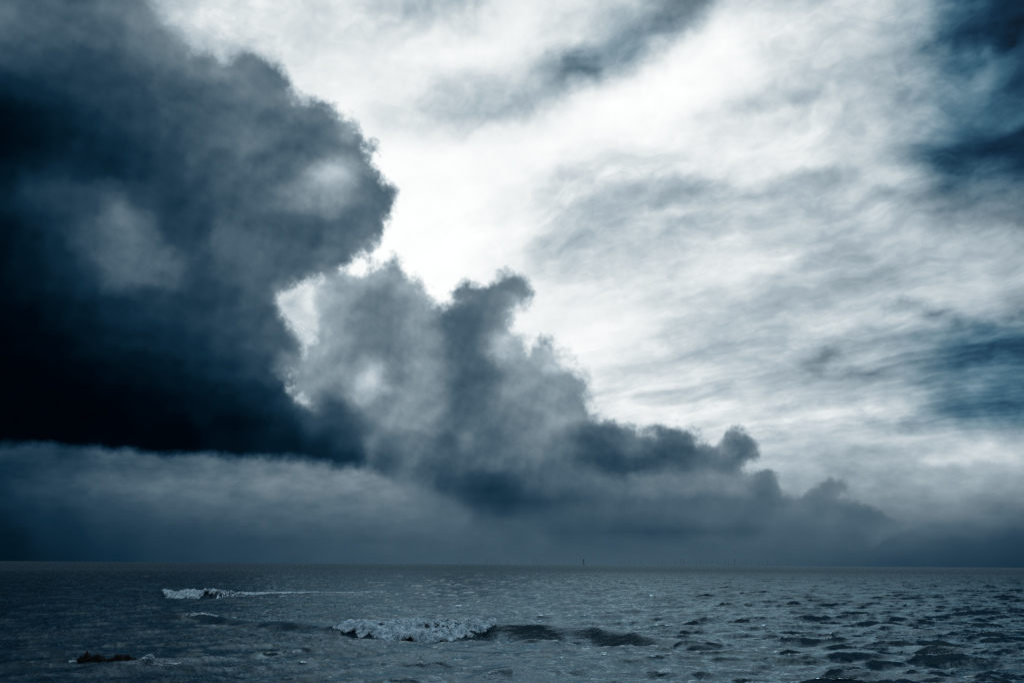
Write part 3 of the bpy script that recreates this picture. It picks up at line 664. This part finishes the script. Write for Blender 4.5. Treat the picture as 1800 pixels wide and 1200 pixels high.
# spray thrown up at its right end
n = 2600
u = rng.uniform(0, 1, n)
px = 200 + 118 * u
gpt = np.array([ground(p, 1169) for p in np.linspace(200, 318, 30)])
bx = np.interp(px, np.linspace(200, 318, 30), gpt[:, 0]); by = np.interp(px, np.linspace(200, 318, 30), gpt[:, 1]) - .1
top = .10 + .30 * np.exp(-((px - 262) / 14) ** 2) + .08 * np.exp(-((px - 236) / 8) ** 2)
zz_ = top * rng.uniform(0, 1, n) ** 1.3
keep = patchy(bx * 5, zz_ * 12) > .35 - .5 * (px > 225) * (zz_ > top * .6)
P_ = np.stack([bx, by + rng.normal(0, .10, n), zz_ + .02], -1)[keep]
o = blobs("splash_foam", P_, .016 * np.exp(rng.normal(0, .5, len(P_))), foam_mat)
tag(o, "small white splash breaking over the right end of the low black rock", "foam", "foam on the breaking waves", "stuff")
n = 160
px = rng.uniform(121, 134, n); P_ = []
for p in px:
    gx_, gy_ = ground(p, 1166); P_.append((gx_, gy_, rng.uniform(0, .12)))
o = blobs("splash_foam", np.array(P_), .012 * np.exp(rng.normal(0, .5, n)), foam_mat)
tag(o, "tiny fleck of spray just left of the low black rock", "foam", "foam on the breaking waves", "stuff")

# ------------------------------------------------------------------ far objects
def lathe(profile, n=12, axis='z'):
    V_, F_ = [], []
    for (r, z) in profile:
        for i in range(n):
            a = 2 * math.pi * i / n; V_.append((r * math.cos(a), r * math.sin(a), z))
    for k in range(len(profile) - 1):
        for i in range(n):
            F_.append((k * n + i, k * n + (i + 1) % n, (k + 1) * n + (i + 1) % n, (k + 1) * n + i))
    return V_, F_
def py_mesh(name, V_, F_, mat, parent=None):
    me = bpy.data.meshes.new(name); me.from_pydata([tuple(map(float, v)) for v in V_], [], [tuple(map(int, f)) for f in F_]); me.materials.append(mat); me.update()
    return link(bpy.data.objects.new(name, me), parent)
def boxv(cx, cy, cz, sx, sy, sz, V_, F_):
    k = len(V_)
    for dz in (-1, 1):
        for dx, dy in ((-1, -1), (1, -1), (1, 1), (-1, 1)): V_.append((cx + dx * sx / 2, cy + dy * sy / 2, cz + dz * sz / 2))
    for f in ((0, 3, 2, 1), (4, 5, 6, 7), (0, 1, 5, 4), (1, 2, 6, 5), (2, 3, 7, 6), (3, 0, 4, 7)): F_.append(tuple(k + q for q in f))
TURB_D = 12600.0
def make_turbine():
    root = link(bpy.data.objects.new("wind_turbine", None))
    V_, F_ = lathe([(3.4, -2), (3.4, 14), (2.9, 16), (1.8, 82)])
    py_mesh("tower", V_, F_, turbine_mat, root)
    V_, F_ = lathe([(5.2, 13.5), (5.2, 14.6), (3.45, 14.7)]); py_mesh("work_platform", V_, F_, turbine_mat, root)
    V_, F_ = [], []; boxv(0, 2.5, 84, 4, 12, 4.2, V_, F_); py_mesh("nacelle", V_, F_, turbine_mat, root)
    V_, F_ = lathe([(2.1, 0), (1.9, 1.6), (.9, 2.9), (.05, 3.3)])
    hub = py_mesh("rotor_hub", [(x, -z - 3.5, y + 84) for x, y, z in V_], F_, turbine_mat, root)
    V_, F_ = [], []
    for r_, c_, w_ in ((1.5, 2.0, 1.9), (7, 3.6, 1.3), (14, 3.9, .9), (28, 2.7, .5), (40, 1.6, .3), (45, .4, .12)):
        for dx, dy in ((-.35, 0), (0, -.5), (.65, 0), (0, .5)): V_.append((dx * c_, dy * w_, r_))
    for k in range(5):
        for i in range(4): F_.append((k * 4 + i, k * 4 + (i + 1) % 4, k * 4 + 4 + (i + 1) % 4, k * 4 + 4 + i))
    for q in range(3):
        bl = py_mesh("rotor_blade", V_, F_, turbine_mat, root) if q == 0 else link(bpy.data.objects.new("rotor_blade", bl0.data), root)
        if q == 0: bl0 = bl
        bl.location = (0, -5.2, 84); bl.rotation_euler = (0, math.radians(120 * q), 0)
    return root
# photo column and apparent height (px) of each turbine
TURB = [(681,7),(808,10),(820,8),(833,9),(855,13),(864,10),(871,9),(877,9),(893,8),(938,13),(943,12),(947,10),(951,10),(954,9),(958,9),
 (1090,9),(1097,10),(1107,10),(1115,12),(1127,10),(1157,10),(1165,11),(1169,9),(1188,11),(1197,14),(1203,14),(1210,10),(1224,11),(1232,11),(1242,10),
 (1253,11),(1263,10),(1275,13),(1281,10),(1292,14),(1305,10),(1312,9),(1321,11),(1335,11),(1350,11),(1368,13),(1387,10),(1404,11),(1425,12),(1442,10),(1465,12),(1500,9)]
trng = random.Random(4)
proto = make_turbine()
def copy_tree(o, parent=None):
    c = o.copy(); scene.collection.objects.link(c)
    if parent: c.parent = parent
    for ch in o.children: copy_tree(ch, c)
    return c
kids = list(proto.children)
order = sorted(TURB)
def ordinal(n): return {1: 'first', 2: 'second', 3: 'third', 4: 'fourth', 5: 'fifth', 6: 'sixth', 7: 'seventh', 8: 'eighth', 9: 'ninth', 10: 'tenth',
  11: 'eleventh', 12: 'twelfth', 13: 'thirteenth', 14: 'fourteenth', 15: 'fifteenth', 16: 'sixteenth', 17: 'seventeenth', 18: 'eighteenth', 19: 'nineteenth', 20: 'twentieth'}.get(n) or \
  ('twenty-' + ordinal(n - 20) if n < 30 else 'thirtieth' if n == 30 else 'thirty-' + ordinal(n - 30))
left = [p for p in order if p[0] < 1026]; right = [p for p in order if p[0] > 1026]
for i, (px, hp) in enumerate(order):
    if i == 0: o = proto
    else:
        o = proto.copy(); scene.collection.objects.link(o)
        for ch in kids:
            c = ch.copy(); scene.collection.objects.link(c); c.parent = o
    D_ = 128.0 * FPX / hp / 1.0
    D_ = max(11000, min(D_, 20000))
    gx_, gy_ = ground(px, 1000); k = D_ / math.hypot(gx_, gy_)
    o.location = (gx_ * k, gy_ * k, 0)
    o.rotation_euler = (0, 0, math.radians(trng.uniform(-35, 35)))
    ph = math.radians(trng.uniform(0, 120))
    for q, ch in enumerate([c for c in o.children if c.name.startswith('rotor_blade')]):
        ch.rotation_euler = (0, ph + math.radians(120 * q), 0)
    if px < 1026:
        n = len([p for p in left if p[0] >= px]); lab = "tiny faint wind turbine on the horizon, %s to the left of the dark offshore tower" % ordinal(n)
    else:
        n = len([p for p in right if p[0] <= px]); lab = "tiny faint wind turbine on the horizon, %s to the right of the dark offshore tower" % ordinal(n)
    tag(o, lab, "wind turbine", "wind turbines along the horizon")

# offshore tower, stouter and darker than the turbines
root = link(bpy.data.objects.new("offshore_tower", None))
gx_, gy_ = ground(1026, 1000); k = 5000 / math.hypot(gx_, gy_)
root.location = (gx_ * k, gy_ * k, 0)
tag(root, "dark slender offshore tower on legs, stouter than the wind turbines around it", "tower")
for sx_ in (-1, 1):
    for sy_ in (-1, 1):
        V_, F_ = lathe([(.7, -3), (.7, 9)], 8)
        py_mesh("leg", [(x + sx_ * (4.2 - z * .1), y + sy_ * (4.2 - z * .1), z) for x, y, z in V_], F_, steel_mat, root)
V_, F_ = [], []; boxv(0, 0, 9.6, 10, 10, 1.2, V_, F_); py_mesh("deck", V_, F_, steel_mat, root)
V_, F_ = lathe([(3.6, 10.2), (3.2, 30), (3.1, 31)]); py_mesh("shaft", V_, F_, steel_mat, root)
V_, F_ = lathe([(0.1, 31.0), (5.4, 31.1), (5.4, 32.6), (4.4, 32.7), (4.4, 36.5), (4.8, 36.6), (2.4, 38.6), (.2, 39.6)]); py_mesh("lantern_room", V_, F_, steel_mat, root)

# gull gliding low over the water, far out
d = direction(515, 985.4); P_ = d * 330
bm = bmesh.new()
rows = []
for (sx_, yf, yb, z_, th_) in ((-.66, -.02, .02, .02, .004), (-.42, -.10, .06, .07, .012), (-.16, -.09, .10, .045, .03), (0, -.22, .26, 0, .06), (.16, -.09, .10, .045, .03), (.42, -.10, .06, .07, .012), (.66, -.02, .02, .02, .004)):
    rows.append([bm.verts.new(v) for v in ((sx_, yf, z_), (sx_, (yf + yb) / 2, z_ + th_), (sx_, yb, z_), (sx_, (yf + yb) / 2, z_ - th_))])
for a_, b_ in zip(rows, rows[1:]):
    for i in range(4): bm.faces.new((a_[i], b_[i], b_[(i + 1) % 4], a_[(i + 1) % 4]))
bm.faces.new(rows[0][::-1]); bm.faces.new(rows[-1])
me = bpy.data.meshes.new("gull"); bm.to_mesh(me); bm.free(); me.materials.append(feather_mat)
o = link(bpy.data.objects.new("gull", me)); o.location = (P_[0], P_[1], CAM_H + P_[2])
tag(o, "tiny dark bird gliding just above the horizon on the left", "bird")
